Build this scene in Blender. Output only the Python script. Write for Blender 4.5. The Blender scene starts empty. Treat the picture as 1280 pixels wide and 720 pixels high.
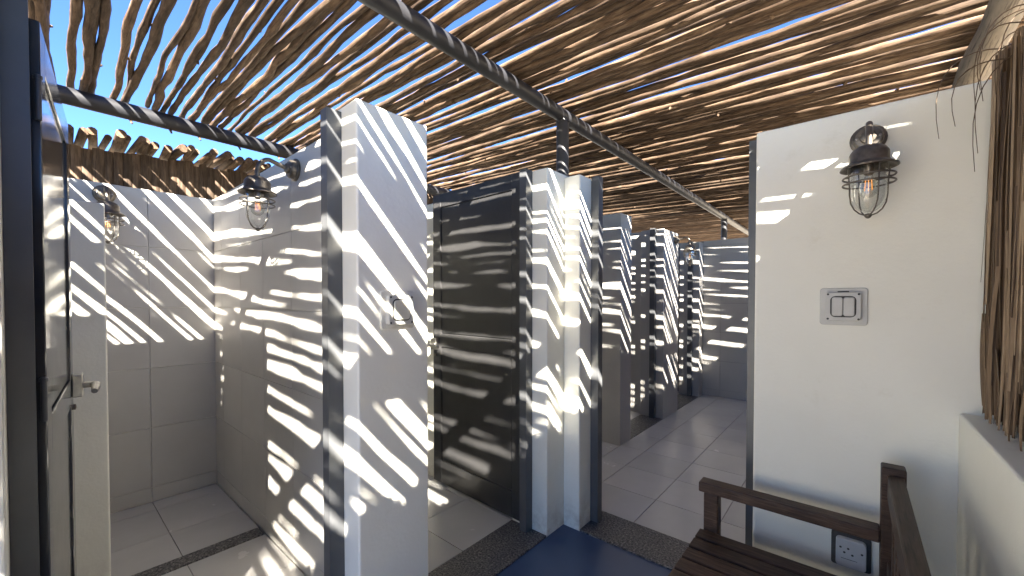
import bpy, bmesh, math, random
from mathutils import Vector, Matrix

# ------------------------------------------------------------------ camera, sky, sun, exposure
sc = bpy.context.scene
COL = sc.collection
F_PX, YAW, PITCH = 503.0, 40.4, 1.0
EYE = 1.42
cam_d = bpy.data.cameras.new('camera')
cam = bpy.data.objects.new('camera', cam_d)
COL.objects.link(cam)
cam_d.sensor_width = 36.0
cam_d.lens = 36.0 * F_PX / 1280.0
cam_d.shift_y = (374.0 + F_PX * math.tan(math.radians(PITCH)) - 360.0) / 1280.0
cam_d.clip_start = 0.02
cam_d.clip_end = 3000
cam.location = (0, 0, EYE)
cam.rotation_euler = (math.radians(90 - PITCH), 0, math.radians(YAW))
sc.camera = cam

SUN_TRAVEL = Vector((-1.0, 0.74, -0.80)).normalized()
to_sun = -SUN_TRAVEL
elev = math.asin(to_sun.z)
azim = math.atan2(to_sun.x, to_sun.y)

world = bpy.data.worlds.new('World')
sc.world = world
world.use_nodes = True
wn = world.node_tree
wn.nodes.clear()
wo = wn.nodes.new('ShaderNodeOutputWorld')
bg = wn.nodes.new('ShaderNodeBackground')
sky = wn.nodes.new('ShaderNodeTexSky')
sky.sky_type = 'NISHITA'
sky.sun_disc = False
sky.sun_elevation = elev
sky.sun_rotation = azim
sky.altitude = 0
sky.air_density = 0.54
sky.dust_density = 0.0
sky.ozone_density = 8.0
bg.inputs['Strength'].default_value = 0.05
wn.links.new(sky.outputs['Color'], bg.inputs['Color'])
wn.links.new(bg.outputs['Background'], wo.inputs['Surface'])

sun_d = bpy.data.lights.new('sun', 'SUN')
sun_d.energy = 5.0
sun_d.angle = math.radians(0.53)
sun_d.color = (1.0, 0.92, 0.80)
sun = bpy.data.objects.new('sun', sun_d)
COL.objects.link(sun)
sun.rotation_euler = SUN_TRAVEL.to_track_quat('-Z', 'Y').to_euler()

sc.view_settings.view_transform = 'Standard'
sc.view_settings.look = 'None'
sc.view_settings.exposure = 3.6
sc.view_settings.gamma = 1.0
sc.view_settings.use_curve_mapping = False
sc.cycles.use_denoising = True
sc.cycles.max_bounces = 10
sc.cycles.diffuse_bounces = 6
sc.cycles.transparent_max_bounces = 16
sc.cycles.caustics_reflective = False
sc.cycles.caustics_refractive = False
sc.cycles.sample_clamp_indirect = 6.0

rng = random.Random(11)

# ------------------------------------------------------------------ materials
def mat(name):
    m = bpy.data.materials.new(name)
    m.use_nodes = True
    nt = m.node_tree
    return m, nt, nt.nodes['Principled BSDF']

def node(nt, t, **kw):
    n = nt.nodes.new(t)
    for k, v in kw.items():
        setattr(n, k, v)
    return n

def ramp(nt, stops):
    r = nt.nodes.new('ShaderNodeValToRGB')
    e = r.color_ramp.elements
    while len(e) < len(stops):
        e.new(0.5)
    for i, (p, c) in enumerate(stops):
        e[i].position = p
        e[i].color = (c[0], c[1], c[2], 1)
    return r

def noise(nt, scale, detail=4, rough=0.55, coord='Object', stretch=None):
    tc0 = nt.nodes.new('ShaderNodeTexCoord')
    oi = nt.nodes.new('ShaderNodeObjectInfo')
    mul_ = nt.nodes.new('ShaderNodeVectorMath'); mul_.operation = 'MULTIPLY'
    nt.links.new(oi.outputs['Random'], mul_.inputs[0])
    mul_.inputs[1].default_value = (31.0, 17.0, 23.0)
    tc = nt.nodes.new('ShaderNodeVectorMath'); tc.operation = 'ADD'
    nt.links.new(tc0.outputs[coord], tc.inputs[0])
    nt.links.new(mul_.outputs['Vector'], tc.inputs[1])
    coord = 'Vector'
    n = nt.nodes.new('ShaderNodeTexNoise')
    n.inputs['Scale'].default_value = scale
    n.inputs['Detail'].default_value = detail
    n.inputs['Roughness'].default_value = rough
    if stretch:
        mp = nt.nodes.new('ShaderNodeMapping')
        mp.inputs['Scale'].default_value = stretch
        nt.links.new(tc.outputs[coord], mp.inputs['Vector'])
        nt.links.new(mp.outputs['Vector'], n.inputs['Vector'])
    else:
        nt.links.new(tc.outputs[coord], n.inputs['Vector'])
    return n

def bump(nt, bsdf, src, strength, dist):
    b = nt.nodes.new('ShaderNodeBump')
    b.inputs['Strength'].default_value = strength
    b.inputs['Distance'].default_value = dist
    nt.links.new(src, b.inputs['Height'])
    nt.links.new(b.outputs['Normal'], bsdf.inputs['Normal'])
    return b

def simple(name, c0, c1, scale, rough, bstr=0.0, bdist=0.002, metal=0.0, bscale=None, stretch=None, rvar=0.0, spec=0.5, objvar=0.0):
    m, nt, b = mat(name)
    n = noise(nt, scale, stretch=stretch)
    r = ramp(nt, [(0.3, c0), (0.7, c1)])
    nt.links.new(n.outputs['Fac'], r.inputs['Fac'])
    out = r.outputs['Color']
    if objvar:
        oi = node(nt, 'ShaderNodeObjectInfo')
        mr = node(nt, 'ShaderNodeMapRange')
        mr.inputs['To Min'].default_value = 1 - objvar
        mr.inputs['To Max'].default_value = 1 + objvar
        nt.links.new(oi.outputs['Random'], mr.inputs['Value'])
        hs = node(nt, 'ShaderNodeHueSaturation')
        nt.links.new(mr.outputs['Result'], hs.inputs['Value'])
        nt.links.new(out, hs.inputs['Color'])
        out = hs.outputs['Color']
    nt.links.new(out, b.inputs['Base Color'])
    b.inputs['Roughness'].default_value = rough
    b.inputs['Metallic'].default_value = metal
    b.inputs['Specular IOR Level'].default_value = spec
    if rvar:
        n3 = noise(nt, scale * 2.3, detail=5)
        mr2 = node(nt, 'ShaderNodeMapRange')
        mr2.inputs['To Min'].default_value = rough - rvar
        mr2.inputs['To Max'].default_value = rough + rvar
        nt.links.new(n3.outputs['Fac'], mr2.inputs['Value'])
        nt.links.new(mr2.outputs['Result'], b.inputs['Roughness'])
    if bstr:
        n2 = noise(nt, bscale or scale * 6, detail=6, stretch=stretch)
        bump(nt, b, n2.outputs['Fac'], bstr, bdist)
    return m

M = {}
m, nt, b = mat('white_painted_plaster')
na = noise(nt, 1.1, detail=6, rough=0.6)
ra = ramp(nt, [(0.3, (0.75, 0.742, 0.665)), (0.7, (0.83, 0.822, 0.755))])
nt.links.new(na.outputs['Fac'], ra.inputs['Fac'])
# faint smudges and scuffs
nb = noise(nt, 6.5, detail=9, rough=0.72)
rb = ramp(nt, [(0.60, (1, 1, 1)), (0.76, (0.92, 0.91, 0.88))])
nt.links.new(nb.outputs['Fac'], rb.inputs['Fac'])
mxp = node(nt, 'ShaderNodeMix', data_type='RGBA', blend_type='MULTIPLY')
mxp.inputs['Factor'].default_value = 1.0
nt.links.new(ra.outputs['Color'], mxp.inputs['A'])
nt.links.new(rb.outputs['Color'], mxp.inputs['B'])
# splash dirt near the floor, broken up by noise
tcp = node(nt, 'ShaderNodeTexCoord')
sep = node(nt, 'ShaderNodeSeparateXYZ')
nt.links.new(tcp.outputs['Object'], sep.inputs['Vector'])
mz = node(nt, 'ShaderNodeMapRange')
mz.inputs['From Min'].default_value = 0.0
mz.inputs['From Max'].default_value = 0.22
mz.inputs['To Min'].default_value = 1.0
mz.inputs['To Max'].default_value = 0.0
nt.links.new(sep.outputs['Z'], mz.inputs['Value'])
nd = noise(nt, 14, detail=8, rough=0.7)
rd = ramp(nt, [(0.42, (0, 0, 0)), (0.66, (1, 1, 1))])
nt.links.new(nd.outputs['Fac'], rd.inputs['Fac'])
mm = node(nt, 'ShaderNodeMath', operation='MULTIPLY')
nt.links.new(mz.outputs['Result'], mm.inputs[0])
nt.links.new(rd.outputs['Color'], mm.inputs[1])
mxd = node(nt, 'ShaderNodeMix', data_type='RGBA', blend_type='MIX')
nt.links.new(mm.outputs['Value'], mxd.inputs['Factor'])
nt.links.new(mxp.outputs['Result'], mxd.inputs['A'])
mxd.inputs['B'].default_value = (0.50, 0.46, 0.39, 1)
nt.links.new(mxd.outputs['Result'], b.inputs['Base Color'])
b.inputs['Roughness'].default_value = 0.6
nw = noise(nt, 3.5, detail=2)
nf = noise(nt, 70, detail=6)
b1 = node(nt, 'ShaderNodeBump')
b1.inputs['Strength'].default_value = 0.35
b1.inputs['Distance'].default_value = 0.03
nt.links.new(nw.outputs['Fac'], b1.inputs['Height'])
b2 = bump(nt, b, nf.outputs['Fac'], 0.35, 0.003)
nt.links.new(b1.outputs['Normal'], b2.inputs['Normal'])
M['plaster'] = m
M['tile'] = simple('grey_wall_tile', (0.52, 0.505, 0.475), (0.57, 0.555, 0.525), 3.0, 0.42, 0.12, 0.001, bscale=30, objvar=0.035, rvar=0.06)
M['tile_shaded'] = simple('shaded_grey_wall_tile', (0.39, 0.38, 0.365), (0.43, 0.42, 0.40), 3.0, 0.42, 0.12, 0.001, bscale=30, objvar=0.035, rvar=0.06)  # same grey wall tile, corridor shade painted in as a darker colour
M['grout'] = simple('grout', (0.20, 0.195, 0.19), (0.26, 0.25, 0.245), 20, 0.9)
M['floor_tile'] = simple('pale_floor_tile', (0.46, 0.45, 0.435), (0.53, 0.52, 0.50), 2.2, 0.24, 0.10, 0.001, bscale=40, objvar=0.05, rvar=0.09)
M['steel'] = simple('dark_grey_steel_paint', (0.070, 0.074, 0.080), (0.094, 0.098, 0.104), 6, 0.38, 0.06, 0.001, bscale=60, rvar=0.08)
M['pipe'] = simple('charcoal_pipe_paint', (0.014, 0.015, 0.019), (0.022, 0.023, 0.028), 7, 0.5, 0.08, 0.001, bscale=50, rvar=0.08)
M['door'] = simple('charcoal_door_paint', (0.028, 0.028, 0.029), (0.038, 0.038, 0.039), 5, 0.42, 0.10, 0.001, bscale=70, rvar=0.06)
M['door_gloss'] = simple('glossy_charcoal_door_paint', (0.046, 0.048, 0.052), (0.060, 0.062, 0.068), 5, 0.11, 0.05, 0.001, bscale=20, rvar=0.04)
M['blue'] = simple('blue_floor_coating', (0.042, 0.072, 0.150), (0.049, 0.082, 0.168), 3, 0.32, 0.12, 0.001, bscale=60, rvar=0.04)
M['bronze'] = simple('weathered_bronze', (0.10, 0.088, 0.074), (0.22, 0.195, 0.165), 30, 0.42, 0.10, 0.001, metal=0.75, bscale=120, rvar=0.10)
M['nickel'] = simple('worn_nickel', (0.33, 0.32, 0.30), (0.46, 0.45, 0.42), 30, 0.34, metal=1.0, rvar=0.08)
M['switch'] = simple('grey_switch_plastic', (0.47, 0.47, 0.45), (0.52, 0.52, 0.50), 20, 0.45)
M['switch_dark'] = simple('dark_rubber_seal', (0.03, 0.03, 0.03), (0.05, 0.05, 0.05), 30, 0.7)
M['rocker'] = simple('ivory_rocker', (0.58, 0.56, 0.48), (0.63, 0.61, 0.53), 20, 0.4)
M['ceramic'] = simple('grey_socket_plastic', (0.42, 0.44, 0.46), (0.47, 0.49, 0.51), 20, 0.4)
M['sand'] = simple('pale_sand', (0.50, 0.43, 0.33), (0.60, 0.53, 0.42), 0.8, 0.95, 0.5, 0.02, bscale=9)

# granite
m, nt, b = mat('speckled_granite')
n1 = noise(nt, 95, detail=3, rough=0.7)
r1 = ramp(nt, [(0.38, (0.018, 0.018, 0.019)), (0.48, (0.090, 0.089, 0.090)), (0.58, (0.165, 0.160, 0.155)), (0.68, (0.34, 0.33, 0.315))])
nt.links.new(n1.outputs['Fac'], r1.inputs['Fac'])
n2 = noise(nt, 7, detail=3)
r2 = ramp(nt, [(0.3, (0.75, 0.75, 0.77)), (0.7, (1.08, 1.04, 1.0))])
nt.links.new(n2.outputs['Fac'], r2.inputs['Fac'])
mx = node(nt, 'ShaderNodeMix', data_type='RGBA', blend_type='MULTIPLY')
mx.inputs['Factor'].default_value = 1.0
nt.links.new(r1.outputs['Color'], mx.inputs['A'])
nt.links.new(r2.outputs['Color'], mx.inputs['B'])
nt.links.new(mx.outputs['Result'], b.inputs['Base Color'])
b.inputs['Roughness'].default_value = 0.5
M['granite'] = m

def wood(name, dark, mid, pale, scale, stretch, rough=0.8, bstr=0.6, bdist=0.005, val=0.36):
    m, nt, b = mat(name)
    oi = node(nt, 'ShaderNodeObjectInfo')
    tc = node(nt, 'ShaderNodeTexCoord')
    ad = node(nt, 'ShaderNodeVectorMath', operation='ADD')
    sca = node(nt, 'ShaderNodeVectorMath', operation='SCALE')
    cmb = node(nt, 'ShaderNodeCombineXYZ')
    for s in 'XYZ':
        nt.links.new(oi.outputs['Random'], cmb.inputs[s])
    nt.links.new(cmb.outputs['Vector'], sca.inputs[0])
    sca.inputs['Scale'].default_value = 40.0
    nt.links.new(tc.outputs['Object'], ad.inputs[0])
    nt.links.new(sca.outputs['Vector'], ad.inputs[1])
    mp = node(nt, 'ShaderNodeMapping')
    mp.inputs['Scale'].default_value = stretch
    nt.links.new(ad.outputs['Vector'], mp.inputs['Vector'])
    n = node(nt, 'ShaderNodeTexNoise')
    n.inputs['Scale'].default_value = scale
    n.inputs['Detail'].default_value = 7
    n.inputs['Roughness'].default_value = 0.62
    nt.links.new(mp.outputs['Vector'], n.inputs['Vector'])
    r = ramp(nt, [(0.25, dark), (0.5, mid), (0.78, pale)])
    nt.links.new(n.outputs['Fac'], r.inputs['Fac'])
    # big blotches of bark
    n2 = node(nt, 'ShaderNodeTexNoise')
    n2.inputs['Scale'].default_value = 3.2
    n2.inputs['Detail'].default_value = 3
    nt.links.new(ad.outputs['Vector'], n2.inputs['Vector'])
    mr = node(nt, 'ShaderNodeMapRange')
    mr.inputs['From Min'].default_value = 0.3
    mr.inputs['From Max'].default_value = 0.7
    mr.inputs['To Min'].default_value = 0.78
    mr.inputs['To Max'].default_value = 1.2
    nt.links.new(n2.outputs['Fac'], mr.inputs['Value'])
    mr3 = node(nt, 'ShaderNodeMapRange')
    mr3.inputs['To Min'].default_value = 1 - val
    mr3.inputs['To Max'].default_value = 1 + val
    nt.links.new(oi.outputs['Random'], mr3.inputs['Value'])
    mul = node(nt, 'ShaderNodeMath', operation='MULTIPLY')
    nt.links.new(mr.outputs['Result'], mul.inputs[0])
    nt.links.new(mr3.outputs['Result'], mul.inputs[1])
    mpc = node(nt, 'ShaderNodeMapping')
    mpc.inputs['Scale'].default_value = tuple(c * 2.6 if c > 1 else 0.7 for c in stretch)
    nt.links.new(ad.outputs['Vector'], mpc.inputs['Vector'])
    nc = node(nt, 'ShaderNodeTexNoise')
    nc.inputs['Scale'].default_value = scale * 1.2
    nc.inputs['Detail'].default_value = 4
    nt.links.new(mpc.outputs['Vector'], nc.inputs['Vector'])
    rc = ramp(nt, [(0.36, (0.45, 0.42, 0.40)), (0.44, (1, 1, 1))])
    nt.links.new(nc.outputs['Fac'], rc.inputs['Fac'])
    mxc = node(nt, 'ShaderNodeMix', data_type='RGBA', blend_type='MULTIPLY')
    mxc.inputs['Factor'].default_value = 1.0
    nt.links.new(r.outputs['Color'], mxc.inputs['A'])
    nt.links.new(rc.outputs['Color'], mxc.inputs['B'])
    hs = node(nt, 'ShaderNodeHueSaturation')
    nt.links.new(mxc.outputs['Result'], hs.inputs['Color'])
    nt.links.new(mul.outputs['Value'], hs.inputs['Value'])
    nt.links.new(hs.outputs['Color'], b.inputs['Base Color'])
    b.inputs['Roughness'].default_value = rough
    b.inputs['Specular IOR Level'].default_value = 0.3
    bump(nt, b, n.outputs['Fac'], bstr, bdist)
    return m

M['pole'] = wood('weathered_pole_wood', (0.036, 0.022, 0.013), (0.094, 0.060, 0.037), (0.20, 0.147, 0.10), 9, (1.0, 7.0, 7.0))
M['slat'] = wood('sawn_pole_wood', (0.040, 0.026, 0.016), (0.080, 0.054, 0.036), (0.14, 0.10, 0.068), 9, (7.0, 7.0, 1.0))
M['post'] = wood('pale_pole_wood', (0.085, 0.072, 0.058), (0.135, 0.115, 0.092), (0.19, 0.16, 0.13), 8, (6.0, 1.0, 6.0), bstr=0.25)
M['bench'] = wood('dark_stained_timber', (0.022, 0.012, 0.008), (0.052, 0.030, 0.021), (0.115, 0.074, 0.054), 10, (1.0, 8.0, 8.0), rough=0.5, bstr=0.25, bdist=0.002, val=0.15)
M['bench_y'] = wood('dark_stained_timber_rail', (0.030, 0.018, 0.012), (0.055, 0.034, 0.024), (0.095, 0.065, 0.048), 10, (8.0, 1.0, 8.0), rough=0.5, bstr=0.25, bdist=0.002, val=0.15)

# thatch: tone per strip from a mesh attribute
m, nt, b = mat('dry_palm_thatch')
at = node(nt, 'ShaderNodeAttribute', attribute_name='tone')
rt = ramp(nt, [(0.0, (0.060, 0.036, 0.020)), (0.5, (0.19, 0.130, 0.078)), (1.0, (0.42, 0.325, 0.22))])
nt.links.new(at.outputs['Fac'], rt.inputs['Fac'])
nn = noise(nt, 25, stretch=(6, 6, 0.6))
rr = ramp(nt, [(0.3, (0.75, 0.72, 0.68)), (0.7, (1.15, 1.12, 1.1))])
nt.links.new(nn.outputs['Fac'], rr.inputs['Fac'])
mx = node(nt, 'ShaderNodeMix', data_type='RGBA', blend_type='MULTIPLY')
mx.inputs['Factor'].default_value = 1.0
nt.links.new(rt.outputs['Color'], mx.inputs['A'])
nt.links.new(rr.outputs['Color'], mx.inputs['B'])
nt.links.new(mx.outputs['Result'], b.inputs['Base Color'])
b.inputs['Roughness'].default_value = 0.75
M['thatch'] = m

# thin clear glass
m, nt, b = mat('clear_lamp_glass')
nt.nodes.remove(b)
outn = nt.nodes['Material Output']
tr = node(nt, 'ShaderNodeBsdfTransparent')
tr.inputs['Color'].default_value = (0.96, 0.97, 0.96, 1)
gl = node(nt, 'ShaderNodeBsdfGlossy')
gl.inputs['Roughness'].default_value = 0.12
lw = node(nt, 'ShaderNodeLayerWeight')
lw.inputs['Blend'].default_value = 0.35
fr = node(nt, 'ShaderNodeMapRange')
fr.inputs['To Min'].default_value = 0.07
fr.inputs['To Max'].default_value = 0.55
nt.links.new(lw.outputs['Facing'], fr.inputs['Value'])
ms = node(nt, 'ShaderNodeMixShader')
nt.links.new(fr.outputs['Result'], ms.inputs['Fac'])
nt.links.new(tr.outputs['BSDF'], ms.inputs[1])
nt.links.new(gl.outputs['BSDF'], ms.inputs[2])
nt.links.new(ms.outputs['Shader'], outn.inputs['Surface'])
M['glass'] = m

m, nt, b = mat('glowing_filament')
b.inputs['Base Color'].default_value = (0.8, 0.35, 0.08, 1)
b.inputs['Emission Color'].default_value = (1.0, 0.42, 0.10, 1)
b.inputs['Emission Strength'].default_value = 0.10
M['filament'] = m

# ------------------------------------------------------------------ helpers
def link(name, me, material, parent=None):
    if material is not None and not me.materials:
        me.materials.append(material)
    o = bpy.data.objects.new(name, me)
    COL.objects.link(o)
    if parent is not None:
        o.parent = parent
    return o

def finish(bm, name, smooth=False):
    me = bpy.data.meshes.new(name)
    bmesh.ops.recalc_face_normals(bm, faces=bm.faces[:])
    if smooth:
        for f in bm.faces:
            f.smooth = True
    bm.to_mesh(me)
    bm.free()
    return me

def box_bm(bm, x0, x1, y0, y1, z0, z1, bev=0.0, seg=1):
    r = bmesh.ops.create_cube(bm, size=1.0)
    vs = r['verts']
    for v in vs:
        v.co = Vector(((x0 + x1) / 2 + v.co.x * (x1 - x0), (y0 + y1) / 2 + v.co.y * (y1 - y0), (z0 + z1) / 2 + v.co.z * (z1 - z0)))
    if bev:
        es = list({e for v in vs for e in v.link_edges})
        bmesh.ops.bevel(bm, geom=es, offset=bev, segments=seg, profile=0.5, affect='EDGES')

def box(name, b, material, parent=None, bev=0.0, seg=1):
    bm = bmesh.new()
    box_bm(bm, *b, bev=bev, seg=seg)
    return link(name, finish(bm, name), material, parent)

def rounded_plate_bm(bm, w, h, d, r, y0, n=5, cx=0, cz=0):
    """plate in the XZ plane, its back at y0 and its face at y0 - d"""
    pts = []
    for (sx, sz, a0) in ((1, 1, 0), (-1, 1, 90), (-1, -1, 180), (1, -1, 270)):
        for i in range(n + 1):
            a = math.radians(a0 + 90 * i / n)
            pts.append((cx + sx * (w / 2 - r) + r * math.cos(a), cz + sz * (h / 2 - r) + r * math.sin(a)))
    e = min(0.0025, d * 0.4)
    def ring(sc_, y):
        return [bm.verts.new((cx + (p[0] - cx) * (1 - sc_ / (w / 2)), y, cz + (p[1] - cz) * (1 - sc_ / (h / 2)))) for p in pts]
    r0, r1, r2 = ring(0, y0), ring(0, y0 - d + e), ring(e, y0 - d)
    k = len(pts)
    for a, b_ in ((r0, r1), (r1, r2)):
        for i in range(k):
            bm.faces.new((a[i], a[(i + 1) % k], b_[(i + 1) % k], b_[i]))
    bm.faces.new(r2)
    bm.faces.new(list(reversed(r0)))

def lathe_bm(bm, prof, n=24, axis='Z', center=(0, 0, 0), close=False):
    c = Vector(center)
    rings = []
    for r, t in prof:
        ring = []
        for i in range(n):
            a = 2 * math.pi * i / n
            if axis == 'Z':
                p = Vector((r * math.cos(a), r * math.sin(a), t))
            else:
                p = Vector((r * math.cos(a), t, r * math.sin(a)))
            ring.append(bm.verts.new(c + p))
        rings.append(ring)
    for a, b_ in zip(rings[:-1], rings[1:]):
        for i in range(n):
            bm.faces.new((a[i], a[(i + 1) % n], b_[(i + 1) % n], b_[i]))
    if close:
        bm.faces.new(rings[0])
        bm.faces.new(rings[-1])

def tube_bm(bm, pts, radii, n=8, cap=True, jit=0.0, rg=None):
    pts = [Vector(p) for p in pts]
    if not isinstance(radii, (list, tuple)):
        radii = [radii] * len(pts)
    rings = []
    up = None
    for i, p in enumerate(pts):
        d = (pts[min(i + 1, len(pts) - 1)] - pts[max(i - 1, 0)]).normalized()
        if up is None:
            up = Vector((0, 0, 1)) if abs(d.z) < 0.9 else Vector((1, 0, 0))
        s = d.cross(up).normalized()
        up = s.cross(d).normalized()
        rings.append([bm.verts.new(p + (s * math.cos(2 * math.pi * k / n) + up * math.sin(2 * math.pi * k / n)) * radii[i] * (1 + (rg.uniform(-jit, jit) if jit else 0))) for k in range(n)])
    for a, b_ in zip(rings[:-1], rings[1:]):
        for k in range(n):
            bm.faces.new((a[k], a[(k + 1) % n], b_[(k + 1) % n], b_[k]))
    if cap:
        bm.faces.new(rings[0])
        bm.faces.new(rings[-1])

def smooth_by_angle(me, deg=40):
    for p in me.polygons:
        p.use_smooth = True
    me.set_sharp_from_angle(angle=math.radians(deg))

def tubeobj(name, pts, radii, material, parent=None, n=10):
    bm = bmesh.new()
    tube_bm(bm, pts, radii, n)
    me = finish(bm, name)
    smooth_by_angle(me, 50)
    return link(name, me, material, parent)

def empty(name, loc=(0, 0, 0), rz=0.0):
    o = bpy.data.objects.new(name, None)
    o.empty_display_size = 0.1
    COL.objects.link(o)
    o.location = loc
    o.rotation_euler = (0, 0, rz)
    return o

def tag(o, label, cat, group=None):
    o['label'] = label
    o['category'] = cat
    if 'kind' not in o:
        o['kind'] = 'thing'
    if group:
        o['group'] = group
    return o

def struct(o):
    o['kind'] = 'structure'
    return o

TILE_MESH = {}
def tile_mesh(kind, w, h, t=0.008):
    """w along local x, h along local z, face towards -y, back on y = 0"""
    key = (kind, round(w, 3), round(h, 3))
    if key not in TILE_MESH:
        bm = bmesh.new()
        e = 0.0012
        x0, x1, z0, z1 = 0, w, 0, h
        lo = [bm.verts.new(p) for p in ((x0, 0, z0), (x1, 0, z0), (x1, 0, z1), (x0, 0, z1))]
        md = [bm.verts.new(p) for p in ((x0, -t + e, z0), (x1, -t + e, z0), (x1, -t + e, z1), (x0, -t + e, z1))]
        hi = [bm.verts.new(p) for p in ((x0 + e, -t, z0 + e), (x1 - e, -t, z0 + e), (x1 - e, -t, z1 - e), (x0 + e, -t, z1 - e))]
        for a, b_ in ((lo, md), (md, hi)):
            for i in range(4):
                bm.faces.new((a[i], a[(i + 1) % 4], b_[(i + 1) % 4], b_[i]))
        bm.faces.new(hi)
        me = finish(bm, 'tile')
        me.materials.append(M[{'floor': 'floor_tile', 'wall': 'tile', 'dark': 'tile_shaded'}[kind]])
        TILE_MESH[key] = me
    return TILE_MESH[key]

GAP = 0.0035
def spans(a, b, joints):
    js = sorted([a] + [j for j in joints if a + 0.03 < j < b - 0.03] + [b])
    return list(zip(js[:-1], js[1:]))

def tile_wall(parent, plane, pos, facing, a0, a1, z0, z1, aj, zj, kind='wall'):
    """tiles on a wall; plane 'X' or 'Y' at pos, facing +1/-1; a = the other horizontal axis"""
    for (u0, u1) in spans(a0, a1, aj):
        for (w0, w1) in spans(z0, z1, zj):
            me = tile_mesh(kind, u1 - u0 - GAP, w1 - w0 - GAP)
            o = link('tile', me, None, parent)
            tz = w0 + GAP / 2
            tilt = rng.uniform(-0.0012, 0.0012)
            if plane == 'Y' and facing < 0:
                o.location = (u0 + GAP / 2, pos, tz)
            elif plane == 'Y':
                o.location = (u1 - GAP / 2, pos, tz); o.rotation_euler = (0, 0, math.pi)
            elif facing > 0:
                o.location = (pos, u0 + GAP / 2, tz); o.rotation_euler = (0, 0, math.pi / 2)
            else:
                o.location = (pos, u1 - GAP / 2, tz); o.rotation_euler = (0, 0, -math.pi / 2)

def tile_floor(parent, x0, x1, y0, y1, z, xj, yj):
    for (u0, u1) in spans(x0, x1, xj):
        for (w0, w1) in spans(y0, y1, yj):
            me = tile_mesh('floor', u1 - u0 - GAP, w1 - w0 - GAP)
            o = link('tile', me, None, parent)
            o.location = (u0 + GAP / 2, w0 + GAP / 2, z)
            o.rotation_euler = (-math.pi / 2, 0, 0)

# ------------------------------------------------------------------ layout constants (metres)
H = 2.18          # wall height
XW, XWB = -1.39, -1.665      # cubicle front wall: face and back
XB = -3.737       # back wall face
YS = 0.87         # tiled shower wall face
YW, YWB = 2.135, 2.43        # cross wall with the doorway
XC, XCB = -1.715, -1.99      # corridor cubicle fronts
YE = 6.40         # corridor end wall
XH = 0.29         # low wall inner face
TP = 0.42         # tile pitch
XJ = [-1.475 + TP * i for i in range(-7, 6)]
YJ = [2.81 + TP * i for i in range(-9, 10)]
ZJ = [0.10 + TP * i for i in range(0, 6)]

# ------------------------------------------------------------------ setting: ground and floors
bm = bmesh.new()
s = 900
bm.faces.new([bm.verts.new(p) for p in ((-s, -s, 0), (s, -s, 0), (s, s, 0), (-s, s, 0))])
g = struct(link('ground', finish(bm, 'ground'), M['sand'])); g.location.z = -0.20

box_floor = struct(box('floor_vestibule', (XW, XH + 0.02, -1.55, YW, -0.19, -0.006), M['blue']))
fs = struct(box('floor_shower', (XB, XWB, -0.78, YS, -0.19, -0.008), M['grout']))
ft = struct(box('floor_toilet', (XB, XWB, 0.97, 2.03, -0.19, -0.008), M['grout']))
fc = struct(box('floor_corridor', (XC - 0.0, XH, YWB, YE, -0.19, -0.008), M['grout']))
fr_ = struct(box('floor_recess', (XB, XC - 0.003, 2.20, 3.63, -0.19, -0.008), M['grout']))
fq = struct(box('floor_cubicle', (XB, XCB, 3.87, 4.85, -0.19, -0.008), M['grout']))
fq2 = struct(box('floor_cubicle_far', (XB, XCB, 5.0, YE, -0.19, -0.008), M['grout']))
YJS = [0.495 + TP * i for i in range(-4, 3)]
tile_floor(fs, XB, -2.805, -0.78, YS, -0.008, [-3.57, -3.15], YJS)
tile_floor(fs, -2.70, XWB, -0.78, YS, -0.008, [-2.28, -1.86], YJS)
tile_floor(ft, XB, XWB, 0.97, 2.03, -0.008, [XWB - TP * i for i in range(1, 6)], [1.53, 1.95, 1.11])
tile_floor(fc, XC, XH, YWB, YE, -0.008, XJ, YJ)
tile_floor(fr_, XB, XC - 0.003, 2.43, 3.63, -0.008, XJ, YJ)
tile_floor(fq, XB, XCB, 3.87, 4.85, -0.008, XJ, YJ)
tile_floor(fq2, XB, XCB, 5.0, YE, -0.008, XJ, YJ)

tag(box('drain_strip', (-2.803, -2.702, 0.245, YS - 0.012, -0.05, 0.006), M['granite'], bev=0.002), 'narrow speckled granite strip crossing the shower floor', 'floor strip')
tag(box('threshold', (XWB + 0.001, XW - 0.001, -0.05, 0.757, -0.15, 0.004), M['granite'], bev=0.003), 'granite doorway sill into the shower beside the open glossy door', 'threshold')
tag(box('threshold', (XWB + 0.001, XW - 0.001, 1.081, 1.954, -0.15, 0.004), M['granite'], bev=0.003), 'granite doorway sill under the charcoal panelled door', 'threshold')
tag(box('threshold', (-1.274, -0.351, YW + 0.001, YWB - 0.001, -0.15, 0.004), M['granite'], bev=0.003), 'granite doorway sill between the blue floor and the tiled corridor', 'threshold')
tag(box('threshold', (XCB + 0.001, XC - 0.001, 3.871, 4.769, -0.15, 0.004), M['granite'], bev=0.003), 'granite sill of the first cubicle off the tiled corridor', 'threshold')
tag(box('threshold', (XCB + 0.001, XC - 0.001, 5.291, 6.199, -0.15, 0.004), M['granite'], bev=0.003), 'granite sill of the last cubicle before the corridor end wall', 'threshold')

# ------------------------------------------------------------------ walls
def wall(name, label, boxes):
    t = tag(empty(name, (boxes[0][1][0], boxes[0][1][2], 0)), label, 'wall')
    for nm, bx, ma in boxes:
        o = box(nm, bx, M[ma], None, bev=0.008 if ma == 'plaster' else 0.002, seg=3 if ma == 'plaster' else 1)
        o.parent = t
        o.matrix_parent_inverse = Matrix.Translation(-t.location)
    return t

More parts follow.
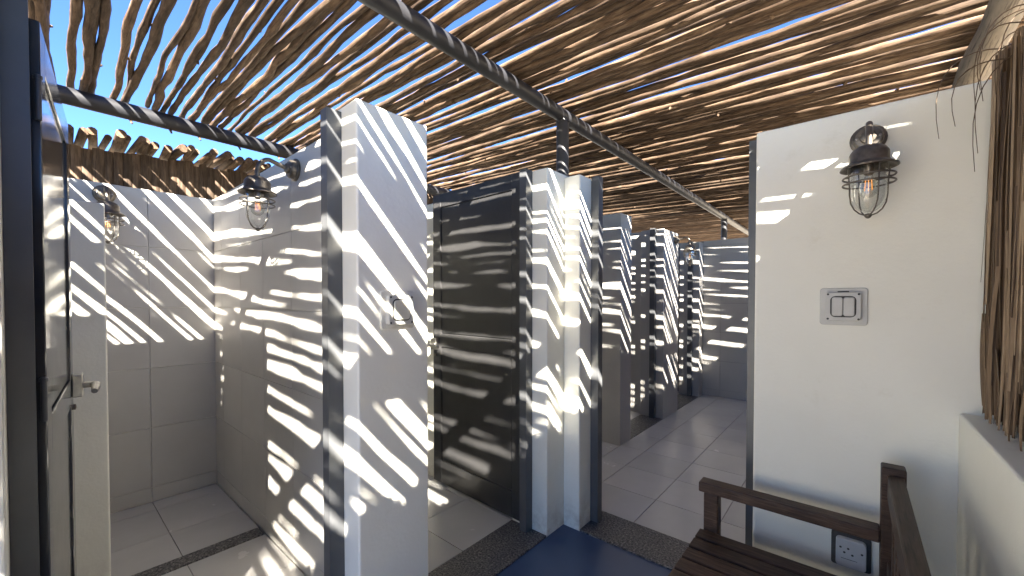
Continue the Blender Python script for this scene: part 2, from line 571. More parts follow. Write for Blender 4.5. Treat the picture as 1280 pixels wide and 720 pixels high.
class Shift:
    """parts of a wall are laid out in world metres under an Empty that stands at the wall's foot"""
def adopt(o, t):
    o.parent = t
    o.matrix_parent_inverse = Matrix.Translation(-Vector(t.location))

def tiles_on(t, *a):
    before = set(bpy.data.objects)
    tile_wall(None, *a)
    for o in set(bpy.data.objects) - before:
        adopt(o, t)

# wall between shower and toilet
w1 = wall('partition_wall', 'white pillar with ivory light switch ending the tiled shower wall', [
    ('pillar', (XWB, XW, 0.758, 1.079, -0.15, 2.155), 'plaster'),
    ('partition', (XB - 0.002, XWB + 0.002, YS + 0.009, 0.965, -0.15, H), 'plaster'),
])
tiles_on(w1, 'Y', YS + 0.009, -1, XB + 0.001, XWB - 0.002, 0.001, H, [-3.54, -3.12, -2.70, -2.28, -1.86], ZJ)

# back wall along all cubicles
w2 = wall('back_wall', 'grey tiled shower back wall below the slatted pole fence', [
    ('masonry', (XB - 0.16, XB - 0.009, -0.95, YE + 0.25, -0.15, H), 'plaster')])
tiles_on(w2, 'X', XB - 0.009, 1, -0.78, YS + 0.007, 0.001, H - 0.004, YJS, ZJ)

# corner wall carrying the charcoal door
w3 = wall('corner_wall', 'stepped white corner pillar beneath the upright pipe post', [
    ('pillar', (XWB, XW, 1.955, YWB, -0.15, 2.20), 'plaster'),
    ('return', (XW + 0.0005, -1.275, YW, YWB - 0.002, -0.15, H), 'plaster'),
    ('partition', (XB - 0.002, XWB + 0.002, 2.03, 2.20, -0.15, H), 'plaster')])

# wall left of the shower door
w4 = wall('entry_wall', 'white wall end behind the near dark steel jamb', [
    ('pillar', (XWB, XW, -1.55, -0.052, -0.15, H), 'plaster'),
    ('partition', (XB - 0.002, XWB + 0.002, -0.95, -0.79, -0.15, H), 'plaster')])

# low screen wall inside the shower
w5 = wall('screen_wall', 'lower white screen wall standing inside the shower', [
    ('screen', (-2.805, -2.70, -0.785, 0.207, -0.004, 1.872), 'plaster')])

# white wall with the caged lamp
w6 = wall('white_wall', 'broad white wall with caged lamp and double switch', [
    ('panel', (-0.35, XH + 0.40, YW, YWB, -0.15, H), 'plaster')])

# low wall under the thatch
w7 = wall('low_wall', 'low white wall with flat top under the hanging thatch', [
    ('parapet', (XH, XH + 0.26, -1.55, YW - 0.001, -0.15, 1.012), 'plaster')])
w8 = wall('low_wall', 'low wall on the corridor side behind the broad white wall', [
    ('parapet', (XH, XH + 0.26, YWB + 0.001, YE, -0.15, 1.012), 'plaster')])

# corridor partitions
HC = 2.25
w9 = wall('corridor_partition', 'grey tiled partition end, first one along the tiled corridor', [
    ('core', (XB - 0.002, XC, 3.63, 3.87, -0.15, HC), 'tile_shaded')])
w10 = wall('corridor_partition', 'grey pillar with caged lamp between the two corridor cubicles', [
    ('pillar', (XCB, XC, 4.77, 5.29, -0.15, HC), 'tile_shaded'),
    ('partition', (XB - 0.002, XCB + 0.002, 4.85, 5.0, -0.15, HC), 'tile_shaded')])
w11 = wall('corridor_partition', 'narrow grey pillar adjoining the corridor end wall', [
    ('pillar', (XCB, XC, 6.20, YE - 0.001, -0.15, HC), 'tile_shaded')])
w12 = wall('end_wall', 'grey tiled wall closing the far end of the corridor', [
    ('masonry', (XB - 0.16, XH + 0.4, YE, YE + 0.26, -0.15, HC + 0.03), 'grout')])
tiles_on(w12, 'Y', YE, -1, XC + 0.001, XH - 0.002, 0.001, HC + 0.03, [-1.475 + TP * i for i in range(0, 5)], ZJ, 'dark')

# ------------------------------------------------------------------ steel jambs (folded posts, open at the top)
def jamb(x0, x1, y0, y1, h, label, open_to):
    t = tag(empty('door_jamb', ((x0 + x1) / 2, (y0 + y1) / 2, 0)), label, 'door jamb')
    cx, cy = t.location.x, t.location.y
    th = 0.003
    bm = bmesh.new()
    # three folded sheets of a channel
    x0 -= cx; x1 -= cx; y0 -= cy; y1 -= cy
    sheets = {'+y': [(x0, x1, y0, y0 + th), (x0, x0 + th, y0 + th, y1), (x1 - th, x1, y0 + th, y1)],
              '-y': [(x0, x1, y1 - th, y1), (x0, x0 + th, y0, y1 - th), (x1 - th, x1, y0, y1 - th)],
              '-x': [(x1 - th, x1, y0, y1), (x0, x1 - th, y0, y0 + th), (x0, x1 - th, y1 - th, y1)],
              '+x': [(x0, x0 + th, y0, y1), (x0 + th, x1, y0, y0 + th), (x0 + th, x1, y1 - th, y1)]}[open_to]
    for a in sheets:
        box_bm(bm, *a, 0.004, h)
    link('channel', finish(bm, 'channel'), M['steel'], t)
    bm = bmesh.new()
    box_bm(bm, x0 + 0.012, x1 - 0.012, y0 + 0.012, y1 - 0.012, 0.0042, 0.02)
    link('foot', finish(bm, 'foot'), M['steel'], t)
    return t

jamb(-1.55, -1.50, 0.700, 0.7575, 2.135, 'dark steel jamb on the shower side of the white switch pillar', '+y')
jamb(-1.55, -1.50, 1.0795, 1.132, 2.135, 'dark steel jamb on the toilet side of the white switch pillar', '-y')
jamb(-1.55, -1.50, 1.892, 1.9545, H + 0.02, 'dark steel jamb carrying the hinges of the charcoal panelled door', '+y')
jamb(-1.535, -1.48, -0.0515, -0.008, H + 0.02, 'dark steel jamb beside the open glossy shower door', '-y')
jamb(-1.2745, -1.222, 2.27, 2.325, H + 0.01, 'dark steel jamb of the corridor doorway at the corner pillar', '-x')
jamb(-0.402, -0.3505, 2.27, 2.325, H + 0.015, 'dark steel jamb along the edge of the broad white wall', '+x')
jamb(-1.86, -1.80, 4.715, 4.7695, HC + 0.01, 'dark steel jamb at the pillar between the corridor cubicles', '+y')
jamb(-1.86, -1.80, 6.145, 6.1995, HC + 0.01, 'dark steel jamb beside the corridor end wall', '+y')

# ------------------------------------------------------------------ doors
def make_door(loc, rz, W, Ht, label, dm, lever_side, hinge_side):
    """local: hinge at x=0, leaf runs +x, thickness y in [-0.02, 0.02]"""
    t = tag(empty('door', loc, rz), label, 'door')
    st, T = 0.095, 0.02
    z0 = 0.012
    mid = Ht * 0.50
    box('stile', (0, st, -T, T, z0, Ht), dm, t, bev=0.002)
    box('stile', (W - st, W, -T, T, z0, Ht), dm, t, bev=0.002)
    box('rail', (st + 0.0005, W - st - 0.0005, -T, T, z0, z0 + 0.17), dm, t, bev=0.002)
    box('rail', (st + 0.0005, W - st - 0.0005, -T, T, mid - 0.05, mid + 0.05), dm, t, bev=0.002)
    box('rail', (st + 0.0005, W - st - 0.0005, -T, T, Ht - 0.10, Ht), dm, t, bev=0.002)
    for a, b_ in ((z0 + 0.17, mid - 0.05), (mid + 0.05, Ht - 0.10)):
        p = box('panel', (st + 0.006, W - st - 0.006, -T + 0.006, T - 0.006, a + 0.006, b_ - 0.006), dm, t, bev=0.002)
        box('backing', (st, W - st, -0.008, 0.008, a, b_), M['switch_dark'], p)
    for z in (0.22, Ht * 0.55, Ht - 0.2):
        bm = bmesh.new()
        lathe_bm(bm, [(0.0065, z - 0.05), (0.0065, z + 0.05)], 10, close=True, center=(-0.012, hinge_side * 0.016, 0))
        lathe_bm(bm, [(0.0085, z + 0.05), (0.0085, z + 0.058), (0.004, z + 0.062)], 10, close=True, center=(-0.012, hinge_side * 0.016, 0))
        me = finish(bm, 'hinge'); smooth_by_angle(me)
        link('hinge', me, M['steel'], t)
    # lever furniture near the free edge
    zc = 1.075
    for sgn in lever_side:
        bm = bmesh.new()
        box_bm(bm, W - 0.070, W - 0.004, min(sgn * T, sgn * (T + 0.030)), max(sgn * T, sgn * (T + 0.030)), zc - 0.042, zc + 0.046, bev=0.003)
        hb = link('lock_case', finish(bm, 'lock_case'), M['nickel'], t)
        x = W - 0.040
        pts = [(x, sgn * (T + 0.010), zc), (x, sgn * (T + 0.050), zc), (x - 0.006, sgn * (T + 0.060), zc), (x - 0.02, sgn * (T + 0.066), zc),
               (x - 0.07, sgn * (T + 0.067), zc - 0.004), (x - 0.105, sgn * (T + 0.064), zc - 0.012)]
        tubeobj('lever', pts, [0.012, 0.012, 0.014, 0.014, 0.013, 0.010], M['nickel'], hb, 12)
        bm = bmesh.new()
        lathe_bm(bm, [(0.011, sgn * T), (0.011, sgn * (T + 0.008)), (0.004, sgn * (T + 0.010))], 12, axis='Y', center=(W - 0.034, 0, zc - 0.085), close=True)
        me = finish(bm, 'key_plate'); smooth_by_angle(me)
        link('key_plate', me, M['bronze'], t)
    return t

make_door((-1.572, 1.972, 0), math.pi - 0.035, 0.92, 2.215, 'charcoal panelled door standing open behind the white switch pillar', M['door'], (1,), 1)
make_door((-1.560, -0.010, 0), math.pi - 0.088, 0.845, 2.115, 'glossy dark shower door with nickel lever swung fully open', M['door_gloss'], (-1,), -1)

# ------------------------------------------------------------------ pole roof
roof = tag(empty('shade_roof', (0, 0, 2.7)), 'shade roof of crooked weathered poles over steel pipes', 'roof')
SLOPE = -0.037
def axis_z(x):
    return 2.692 + SLOPE * (x + 1.47)   # rises gently towards the back wall

def crooked(x0, x1, y, zf, r0, r1, n, rg, amp=0.012, skew=0.0):
    ph = [rg.uniform(0, 6.28) for _ in range(8)]
    L = x1 - x0
    kx = [rg.uniform(0.05, 0.95) for _ in range(4)]
    ka = [rg.uniform(-1, 1) * amp * 1.3 for _ in range(4)]
    pts, rad = [], []
    for i in range(n):
        t = i / (n - 1)
        x = x0 + L * t
        w = amp * (0.8 * math.sin(2.0 * x + ph[0]) + 0.62 * math.sin(4.4 * x + ph[1]) + 0.26 * math.sin(9.5 * x + ph[2]) + 0.12 * math.sin(17 * x + ph[7]))
        for a, k in zip(kx, ka):
            w += k * math.exp(-((t - a) / 0.022) ** 2)
        v = amp * 0.55 * (0.6 * math.sin(3.1 * x + ph[3]) + 0.4 * math.sin(8.5 * x + ph[4]))
        r = r0 + (r1 - r0) * t
        r *= 1 + 0.09 * math.sin(11 * x + ph[5]) + 0.07 * math.sin(29 * x + ph[6])
        if rg.random() < 0.07:
            r *= 1.22
        pts.append((x, y + w + skew * (t - 0.5), zf(x) + v))
        rad.append(r)
    return pts, rad

prng = random.Random(5)
y = -2.7
npole = 0
left = 2
while y < 12.2:
    thick = prng.uniform(0.0150, 0.0230) if y < 6.6 else prng.uniform(0.024, 0.033)
    thin = thick * prng.uniform(0.78, 1.0)
    if prng.random() < 0.14:
        thin, thick = thick * 0.95, thin
    meanr = (thick + thin) / 2
    y += meanr
    xa = -3.86 + prng.uniform(-0.07, 0.03)
    xb = 1.46 + prng.uniform(-0.08, 0.08)
    dz = prng.uniform(-0.004, 0.018)
    n = 50 if y < 4.5 else 26
    pts, rad = crooked(xa, xb, y, lambda x: axis_z(x) + dz, thin, thick, n, prng, amp=0.0092, skew=-0.13 + prng.uniform(-0.05, 0.05))
    bm = bmesh.new()
    tube_bm(bm, pts, rad, 8, jit=0.10, rg=prng)
    # cut side twigs
    for _ in range(prng.randint(0, 3)):
        k = prng.randint(3, n - 4)
        p = Vector(pts[k]); a = prng.uniform(0, 6.28)
        d = Vector((prng.choice((-0.5, 0.5)), math.cos(a), math.sin(a))).normalized()
        tube_bm(bm, [p, p + d * (rad[k] + 0.004), p + d * (rad[k] + prng.uniform(0.008, 0.018))], [rad[k] * 0.55, rad[k] * 0.45, rad[k] * 0.3], 6)
    me = finish(bm, 'pole')
    smooth_by_angle(me, 55)
    o = link('pole', me, M['pole'])
    adopt(o, roof)
    npole += 1
    y += meanr
    left -= 1
    if left > 0:
        y += prng.uniform(-0.010, 0.008)
    else:
        left = prng.choice((1, 1, 2, 2, 3, 3, 4))
        y += prng.uniform(0.012, 0.038)
print('poles', npole)

def pipe(name, label, p0, p1, r, material, n=20):
    bm = bmesh.new()
    tube_bm(bm, [p0, [(a + b_) / 2 for a, b_ in zip(p0, p1)], p1], r, n)
    me = finish(bm, name); smooth_by_angle(me, 50)
    return me

beam = tag(empty('pipe_beam', (-1.47, 2.24, H)), 'charcoal steel pipe beam running over the cubicle fronts on short posts', 'beam')
o = link('beam', pipe('beam', '', (-1.47, -2.3, 2.622), (-1.47, 12.3, 2.622), 0.042, M['pipe']), M['pipe']); adopt(o, beam)
for yy, zb in ((2.24, 2.20), (6.53, HC + 0.03), (-1.2, H)):
    o = link('post', pipe('post', '', (-1.47, yy, zb - 0.001), (-1.47, yy, 2.60), 0.041, M['pipe']), M['pipe']); adopt(o, beam)
    bm = bmesh.new()
    lathe_bm(bm, [(0.046, 2.572), (0.046, 2.578)], 20, center=(-1.47, yy, 0), close=True)
    me = finish(bm, 'weld'); o = link('weld', me, M['pipe']); adopt(o, beam)
beam2 = tag(empty('pipe_beam', (-3.80, 1.0, H)), 'charcoal steel pipe under the pole tips above the shower', 'beam')
o = link('beam', pipe('beam', '', (-3.80, -2.3, 2.704), (-3.80, 12.3, 2.704), 0.054, M['pipe']), M['pipe']); adopt(o, beam2)
for yy in (2.45, 4.92, -0.6):
    o = link('post', pipe('post', '', (-3.80, yy, H - 0.001), (-3.80, yy, 2.70), 0.041, M['pipe']), M['pipe']); adopt(o, beam2)
for yy in (0.42, 0.63, 0.80, 1.06, 1.35, 1.9):
    o = tubeobj('tie_stub', [(-3.80, yy, 2.665), (-3.797, yy + 0.004, 2.645), (-3.79, yy + 0.010, 2.625)], [0.009, 0.008, 0.006], M['pole'], None, 7); adopt(o, beam2)
erg = random.Random(3)
pts, rad = crooked(-2.3, 12.2, 0, lambda x: 0, 0.062, 0.056, 40, erg, amp=0.006)
bm = bmesh.new()
tube_bm(bm, [(0.435 + p[1] + 0.015 * (p[0] - 3), p[0], 2.535 + p[2]) for p in pts], rad, 14)
me = finish(bm, 'pole_beam'); smooth_by_angle(me, 50)
tag(link('pole_beam', me, M['post']), 'thick pale wooden pole under the roof above the thatch', 'beam')

# ------------------------------------------------------------------ slatted fence behind the shower and its neighbour's roof
fence = tag(empty('slat_fence', (-3.95, 0.5, H)), 'fence of upright brown sawn slats above the tiled shower wall', 'fence')
frg = random.Random(21)
yy = -0.95
while yy < 4.6:
    w = frg.uniform(0.040, 0.058)
    top = 2.435 + 0.05 * min(1, max(0, yy)) + frg.uniform(-0.015, 0.018) + (0.26 if yy > 1.75 else 0)
    xo = -3.955 + frg.uniform(-0.006, 0.006)  # neighbours overlap a little
    bm = bmesh.new()
    # half-round slat, flat back
    ns = 5
    prof = [(xo - 0.016, yy)] + [(xo + 0.012 * math.sin(math.pi * i / ns), yy + (w + 0.003) * i / ns) for i in range(ns + 1)] + [(xo - 0.016, yy + w + 0.003)]
    lean = frg.uniform(-0.003, 0.003)
    lo = [bm.verts.new((a, b_, 1.80)) for a, b_ in prof]
    hi = [bm.verts.new((a, b_ + lean, top)) for a, b_ in prof]
    k = len(prof)
    for i in range(k):
        bm.faces.new((lo[i], lo[(i + 1) % k], hi[(i + 1) % k], hi[i]))
    bm.faces.new(hi); bm.faces.new(lo)
    me = finish(bm, 'slat'); smooth_by_angle(me, 40)
    o = link('slat', me, M['slat']); adopt(o, fence)
    yy += w
box_r = box('rail', (-4.02, -3.975, -0.98, 4.62, 2.36, 2.42), M['slat']); adopt(box_r, fence)
box_r = box('rail', (-4.02, -3.975, -0.98, 4.62, 1.86, 1.92), M['slat']); adopt(box_r, fence)
nroof = tag(empty('neighbouring_roof', (-4.2, 0.5, 2.5)), 'cut pole ends of a second roof resting on the slatted fence', 'roof')
yy = -0.9
while yy < 1.7:
    r = frg.uniform(0.017, 0.030)
    yy += r
    x_end = -3.955 + frg.uniform(0.17, 0.30)
    sl = frg.uniform(0.0, 0.06)
    lift = frg.uniform(0.0, 0.012)
    sk = frg.uniform(-0.03, 0.03)
    pts = []
    for i in range(10):
        t = i / 9
        x = -6.6 + (x_end + 6.6) * t
        pts.append((x, yy + sk * (x + 3.95) + 0.012 * math.sin(4 * x + yy * 50), 2.442 + 0.05 * min(1, max(0, yy)) + r + lift + sl * (x + 3.95) + 0.006 * math.sin(5 * x + yy * 90)))
    bm = bmesh.new()
    tube_bm(bm, pts, [r * 0.85 + r * 0.15 * i / 9 for i in range(10)], 9)
    me = finish(bm, 'pole'); smooth_by_angle(me, 55)
    o = link('pole', me, M['pole']); adopt(o, nroof)
    yy += r + frg.choice((-0.004, 0.0, 0.002, 0.006, 0.016))

# ------------------------------------------------------------------ caged lamps
def make_lamp(label):
    """local: backplate on y=0 facing -y, lamp hangs from a swan neck"""
    t = tag(empty('wall_lamp'), label, 'lamp', 'caged wall lamps')
    A = 0.178
    bm = bmesh.new()
    lathe_bm(bm, [(0.056, 0.0), (0.057, -0.008), (0.052, -0.013), (0.047, -0.014), (0.046, -0.030), (0.040, -0.037), (0.026, -0.039), (0.024, -0.050), (0.016, -0.054)], 28, axis='Y', close=True)
    me = finish(bm, 'backplate'); smooth_by_angle(me, 35)
    bp = link('backplate', me, M['bronze'], t)
    for sx in (-1, 1):
        bm = bmesh.new()
        lathe_bm(bm, [(0.005, -0.036), (0.005, -0.040), (0.002, -0.0415)], 8, axis='Y', center=(sx * 0.034, 0, 0.0), close=True)
        me = finish(bm, 'screw'); link('screw', me, M['nickel'], bp)
    pts = [(0, -0.045, 0.0)]
    for i in range(13):
        a = math.radians(100 - 100 * i / 12 - 0)
        pts.append((0, -0.118 - 0.060 * math.cos(a), -0.052 + 0.074 * math.sin(a)))
    pts.append((0, -A, -0.090))
    pts[1:3] = [(0, -0.085, 0.010)]
    tubeobj('arm', pts, 0.0105, M['bronze'], t, 12)
    c = (0, -A, 0)
    bm = bmesh.new()
    lathe_bm(bm, [(0.012, -0.070), (0.018, -0.072), (0.034, -0.077), (0.046, -0.085), (0.054, -0.097), (0.056, -0.102), (0.057, -0.128), (0.060, -0.136), (0.082, -0.150), (0.083, -0.155), (0.079, -0.156), (0.056, -0.146), (0.050, -0.140)], 32, center=c)
    me = finish(bm, 'cap'); smooth_by_angle(me, 35)
    link('cap', me, M['bronze'], t)
    bm = bmesh.new()
    prof = [(0.050, -0.140), (0.051, -0.250)] + [(0.051 * math.cos(math.radians(q)), -0.250 - 0.066 * math.sin(math.radians(q))) for q in (15, 30, 45, 60, 75, 86)]
    lathe_bm(bm, prof, 28, center=c)
    me = finish(bm, 'glass_jar', smooth=True)
    gj = link('glass_jar', me, M['glass'], t)
    bm = bmesh.new()
    lathe_bm(bm, [(0.014, -0.140), (0.014, -0.176), (0.011, -0.180)], 14, center=c, close=True)
    me = finish(bm, 'socket'); smooth_by_angle(me); sk = link('bulb_holder', me, M['bronze'], t)
    bm = bmesh.new()
    lathe_bm(bm, [(0.011, -0.180), (0.013, -0.190), (0.026, -0.212), (0.029, -0.230), (0.025, -0.248), (0.013, -0.259), (0.002, -0.262)], 18, center=c)
    me = finish(bm, 'bulb', smooth=True); bl = link('bulb', me, M['glass'], t)
    bm = bmesh.new()
    for k in range(4):
        a = math.pi / 2 * k
        x, yv = 0.008 * math.cos(a), -A + 0.008 * math.sin(a)
        tube_bm(bm, [(x, yv, -0.192), (x * 1.3, -A + (yv + A) * 1.3, -0.236)], 0.0016, 6)
    link('filament', finish(bm, 'filament'), M['filament'], bl)
    # cage: four bent wires meeting in a nub, two rings
    for k in range(4):
        a = math.pi / 7 + math.pi / 2 * k
        pr = [(0.066, -0.148), (0.062, -0.175), (0.059, -0.215), (0.058, -0.250), (0.054, -0.280), (0.043, -0.303), (0.027, -0.318), (0.008, -0.326)]
        tubeobj('cage_wire', [(r * math.cos(a), -A + r * math.sin(a), z) for r, z in pr], 0.0024, M['bronze'], t, 7)
    for z, r in ((-0.186, 0.073), (-0.210, 0.073)):
        bm = bmesh.new()
        n = 28
        rings = []
        for i in range(n):
            a = 2 * math.pi * i / n
            rings.append([bm.verts.new(((r + 0.0032 * math.cos(q)) * math.cos(a), -A + (r + 0.0032 * math.cos(q)) * math.sin(a), z + 0.0032 * math.sin(q))) for q in [math.pi / 3 * j for j in range(6)]])
        for i in range(n):
            for j in range(6):
                bm.faces.new((rings[i][j], rings[(i + 1) % n][j], rings[(i + 1) % n][(j + 1) % 6], rings[i][(j + 1) % 6]))
        # short bars from the ring to the wires
        for k in range(4):
            a = math.pi / 7 + math.pi / 2 * k
            tube_bm(bm, [(0.059 * math.cos(a), -A + 0.059 * math.sin(a), z), (0.073 * math.cos(a), -A + 0.073 * math.sin(a), z)], 0.0028, 6)
        me = finish(bm, 'cage_ring', smooth=True)
        link('cage_ring', me, M['bronze'], t)
    bm = bmesh.new()
    lathe_bm(bm, [(0.003, -0.318), (0.011, -0.321), (0.011, -0.328), (0.006, -0.335), (0.001, -0.337)], 12, center=c, close=True)
    me = finish(bm, 'nub', smooth=True); link('nub', me, M['bronze'], t)
    return t

def copy_tree(o, parent=None):
    c = o.copy()
    COL.objects.link(c)
    c.parent = parent
    for ch in o.children:
        copy_tree(ch, c)
    return c

lamp = make_lamp('caged bronze lamp with curved arm on the tiled wall behind the switch pillar')
lamp.location = (-2.207, YS, 2.086)
l2 = copy_tree(lamp); l2.location = (XB, 0.284, 2.104); l2.rotation_euler = (0, 0, math.pi / 2)
l2['label'] = 'caged bronze lamp on the shower back wall, partly behind the screen wall'
l3 = copy_tree(lamp); l3.location = (0.034, YW, 2.05)
l3['label'] = 'caged bronze lamp on the broad white wall above the double switch'
l4 = copy_tree(lamp); l4.location = (XC, 5.16, 2.16); l4.rotation_euler = (0, 0, math.pi / 2)
l4['label'] = 'caged bronze lamp on the grey pillar in the corridor'

# ------------------------------------------------------------------ switches and socket
def make_switch(label, rockers):
    t = tag(empty('light_switch'), label, 'switch')
    bm = bmesh.new(); rounded_plate_bm(bm, 0.152, 0.152, 0.008, 0.012, 0)
    link('cover_plate', finish(bm, 'cover_plate'), M['switch'] if rockers == 2 else M['plaster'], t)
    bm = bmesh.new(); rounded_plate_bm(bm, 0.112, 0.116, 0.024, 0.012, -0.008)
    hs = link('housing', finish(bm, 'housing'), M['switch'], t)
    bm = bmesh.new(); rounded_plate_bm(bm, 0.082, 0.086, 0.0015, 0.018, -0.032)
    link('seal', finish(bm, 'seal'), M['switch_dark'], hs)
    if rockers == 2:
        for sx in (-1, 1):
            bm = bmesh.new(); rounded_plate_bm(bm, 0.0345, 0.076, 0.006, 0.008, -0.0335, cx=sx * 0.0182)
            link('rocker', finish(bm, 'rocker'), M['switch'], t)
    else:
        bm = bmesh.new(); rounded_plate_bm(bm, 0.072, 0.076, 0.006, 0.014, -0.0335)
        link('rocker', finish(bm, 'rocker'), M['rocker'], t)
    for sx in (-1, 1):
        for sz in (-1, 1):
            bm = bmesh.new()
            lathe_bm(bm, [(0.0042, -0.032), (0.0042, -0.0332)], 8, axis='Y', center=(sx * 0.048, 0, sz * 0.050), close=True)
            link('screw', finish(bm, 'screw'), M['switch_dark'], hs)
    bm = bmesh.new(); box_bm(bm, -0.018, 0.018, -0.022, -0.008, 0.0585, 0.063)
    link('catch', finish(bm, 'catch'), M['switch_dark'], hs)
    return t
s1 = make_switch('single ivory rocker switch on the white pillar', 1)
s1.location = (XW, 0.925, 1.378); s1.rotation_euler = (0, 0, math.pi / 2)
s2 = make_switch('double grey rocker switch on the broad white wall', 2)
s2.location = (-0.035, YW, 1.390)

so = tag(empty('wall_socket', (0.0, YW, 0.395)), 'grey power socket low on the white wall behind the bench arm', 'socket')
bm = bmesh.new(); rounded_plate_bm(bm, 0.125, 0.135, 0.016, 0.010, 0)
link('back_box', finish(bm, 'back_box'), M['switch_dark'], so)
bm = bmesh.new(); rounded_plate_bm(bm, 0.094, 0.112, 0.026, 0.014, -0.016)
cp = link('cover_plate', finish(bm, 'cover_plate'), M['ceramic'], so)
for hx, hz in ((-0.032, 0.022), (-0.008, 0.022), (-0.020, 0.004), (0.005, 0.000), (0.034, 0.014)):
    bm = bmesh.new(); lathe_bm(bm, [(0.0042, -0.042), (0.0042, -0.0426)], 8, axis='Y', center=(hx, 0, hz), close=True)
    link('pin_hole', finish(bm, 'pin_hole'), M['switch_dark'], cp)
bm = bmesh.new(); box_bm(bm, -0.030, 0.020, -0.0428, -0.042, -0.0215, -0.0200)
link('seam', finish(bm, 'seam'), M['switch_dark'], cp)

# ------------------------------------------------------------------ bench
bench = tag(empty('bench', (-0.2, 1.5, -0.006)), 'dark stained slatted timber bench against the low wall', 'bench')
BY0, BY1 = 0.62, 2.005
def bpart(name, b, m_='bench', bev=0.006):
    o = box(name, b, M[m_], None, bev=bev, seg=2); adopt(o, bench); return o
for ya, yb in ((BY0, BY0 + 0.062), (BY1 - 0.062, BY1)):
    bpart('leg', (-0.512, -0.452, ya, yb, -0.006, 0.545))
    bpart('leg', (0.080, 0.146, ya, yb, -0.006, 0.822))
    bpart('armrest', (-0.532, 0.0795, ya - 0.008, yb + 0.004, 0.5455, 0.590))
    bpart('side_rail', (-0.4515, 0.0795, ya + 0.012, yb - 0.012, 0.285, 0.345))
bpart('front_rail', (-0.502, -0.472, BY0 + 0.0625, BY1 - 0.0625, 0.275, 0.352), 'bench_y')
bpart('rear_rail', (0.095, 0.130, BY0 + 0.0625, BY1 - 0.0625, 0.275, 0.352), 'bench_y')
yy = BY1 - 0.066
while yy - 0.078 > BY0 + 0.062:
    bpart('slat', (-0.525, 0.078, yy - 0.076, yy, 0.3525, 0.378), bev=0.004)
    yy -= 0.090
bpart('top_rail', (0.096, 0.140, BY0 + 0.0625, BY1 - 0.0625, 0.715, 0.798), 'bench_y')
bpart('lower_rail', (0.098, 0.132, BY0 + 0.0625, BY1 - 0.0625, 0.43, 0.49), 'bench_y')
yy = BY0 + 0.14
while yy < BY1 - 0.14:
    bpart('back_slat', (0.104, 0.124, yy, yy + 0.055, 0.4905, 0.7145), bev=0.003)
    yy += 0.115

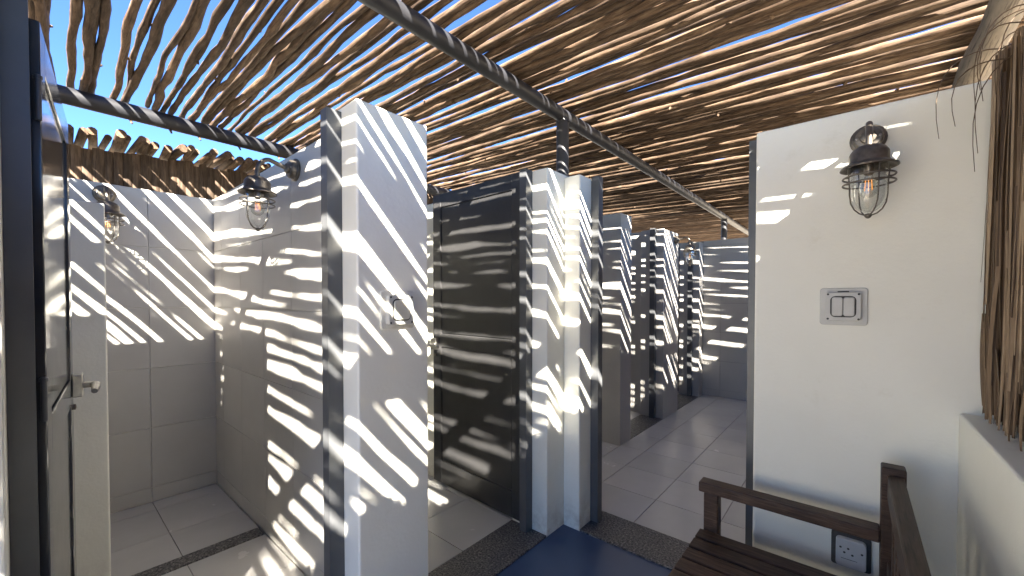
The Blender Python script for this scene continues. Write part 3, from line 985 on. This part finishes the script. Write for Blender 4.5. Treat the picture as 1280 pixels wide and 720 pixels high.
# ------------------------------------------------------------------ hanging thatch
def thatch(name, label, y0, y1, seed, topf):
    rg = random.Random(seed)
    verts, faces, tones = [], [], []
    def strip(p0, length, w, lean, curl, ang, tone, seg=5):
        base = len(verts)
        ca, sa = math.cos(ang), math.sin(ang)
        for i in range(seg + 1):
            t = i / seg
            cx = p0[0] + lean[0] * t + curl * math.sin(t * 3.0)
            cy = p0[1] + lean[1] * t + curl * 0.7 * math.sin(t * 2.3 + 1) - curl * 0.6
            cz = p0[2] - length * t
            hw = w * 0.5 * (1 - 0.55 * t * t)
            fold = w * 0.18
            verts.append((cx - ca * hw, cy - sa * hw, cz))
            verts.append((cx - sa * fold, cy + ca * fold, cz))
            verts.append((cx + ca * hw, cy + sa * hw, cz))
        for i in range(seg):
            a = base + 3 * i
            faces.append((a, a + 1, a + 4, a + 3)); faces.append((a + 1, a + 2, a + 5, a + 4))
            tones.extend((tone, tone))
    n = int((y1 - y0) * 2200)
    for _ in range(n):
        yb = rg.uniform(y0, y1)
        clump = round(yb / 0.055) * 0.055
        yb = yb * 0.45 + clump * 0.55 + rg.gauss(0, 0.006)
        yb = min(max(yb, y0 + 0.01), y1 - 0.012)
        depth = rg.random()
        front = 0.007 * math.sin(clump * 61.0)
        x = XH + 0.050 + front * 0.6 + depth * 0.10
        ztop = topf(yb) - rg.random() ** 2 * 0.10
        layer = rg.random()
        if layer < 0.45:
            zs = ztop; ln = rg.uniform(0.55, 1.05)
        else:
            zs = rg.uniform(1.15, ztop); ln = rg.uniform(0.30, 0.75)
        bottom = 1.014 + abs(rg.gauss(0, 0.012)) + 0.012 * (math.sin(clump * 37) + 1) * 0.5
        ln = zs - bottom if (layer > 0.72 and zs < 1.65) else min(ln, zs - bottom)
        if ln < 0.12:
            continue
        ly = rg.gauss(0, 0.014)
        if yb + ly > y1 - 0.012: ly = 0
        strip((x, yb, zs), ln, rg.choice((0.003, 0.005, 0.008, 0.013, 0.020)) * rg.uniform(0.8, 1.2), (rg.gauss(-0.003, 0.008), ly), rg.gauss(0, 0.0035), math.pi / 2 + rg.gauss(0, 0.7), min(1, max(0, rg.gauss(0.45, 0.25))))
    # dense inner core so that no daylight shows
    for k in range(int((y1 - y0) / 0.022)):
        yb = y0 + 0.022 * k
        base = len(verts)
        zt = topf(yb) - rg.uniform(0.0, 0.06)
        x = XH + 0.165 + rg.uniform(-0.006, 0.006)
        for p in ((x, yb, 1.013), (x + 0.01, min(yb + 0.026, y1 - 0.002), 1.013), (x + 0.012, min(yb + 0.026, y1 - 0.002), zt), (x, yb, zt + rg.uniform(-0.02, 0.02))):
            verts.append(p)
        for p in ((x + 0.03, yb, 1.013), (x + 0.035, min(yb + 0.026, y1 - 0.002), 1.013), (x + 0.03, min(yb + 0.026, y1 - 0.002), zt), (x + 0.03, yb, zt)):
            verts.append(p)
        b4 = base
        for q in ((0, 1, 2, 3), (7, 6, 5, 4), (0, 3, 7, 4), (1, 5, 6, 2), (3, 2, 6, 7)):
            faces.append(tuple(b4 + j for j in q)); tones.append(rg.uniform(0.0, 0.4))
    me = bpy.data.meshes.new(name)
    me.from_pydata(verts, [], faces)
    at_ = me.attributes.new('tone', 'FLOAT', 'FACE')
    at_.data.foreach_set('value', tones)
    o = link(name, me, M['thatch'])
    o['kind'] = 'stuff'
    tag(o, label, 'thatch')
    return o, strip

def top_near(yb):
    k = min(1, max(0, (yb - 1.30) / 0.25))
    return 2.05 + 0.15 * k + 0.025 * math.sin(yb * 23)
thatch('thatch_screen', 'shaggy brown palm thatch hanging over the low wall beside the bench', -1.55, YW - 0.003, 4, top_near)
thatch('thatch_screen', 'brown palm thatch screen on the corridor low wall', YWB + 0.003, YE - 0.003, 9, lambda yb: 2.05 + 0.025 * math.sin(yb * 19))

# loose strands sagging from the thatch top in front of the white wall
wrg = random.Random(17)
for k in range(9):
    bm = bmesh.new()
    y0 = wrg.uniform(1.72, 2.06)
    x0 = XH + wrg.uniform(0.06, 0.13)
    z0 = 2.20 + wrg.uniform(-0.06, 0.06)
    reach = wrg.uniform(0.05, 0.17)
    drop = wrg.uniform(0.10, 0.38)
    up = wrg.uniform(0.02, 0.07)
    pts = []
    for i in range(10):
        t = i / 9
        pts.append((x0 - reach * math.sin(t * 1.9) , y0 + 0.03 * t * wrg.uniform(0.8, 1.2) * (1 if k % 2 else -1), z0 + up * math.sin(t * 2.6) - drop * t * t))
    tube_bm(bm, pts, [0.0022 * (1 - 0.6 * i / 9) for i in range(10)], 5)
    me = finish(bm, 'loose_strand', smooth=True)
    me.attributes.new('tone', 'FLOAT', 'FACE').data.foreach_set('value', [0.12] * len(me.polygons))
    tag(link('thatch_strand', me, M['thatch']), 'thin loose dark strand sagging from the thatch in front of the white wall', 'strand', 'loose thatch strands')
tr_ = random.Random(8)
pts, rad = crooked(-1.55, YW - 0.01, 0, lambda x: 0, 0.018, 0.016, 24, tr_, amp=0.005)
bm = bmesh.new(); tube_bm(bm, [(XH + 0.20 + p[1], p[0], 2.0 + p[2]) for p in pts], rad, 8)
me = finish(bm, 'thatch_rail'); smooth_by_angle(me, 50)
tag(link('thatch_rail', me, M['post']), 'thin wooden rail behind the thatch beside the bench', 'rail')
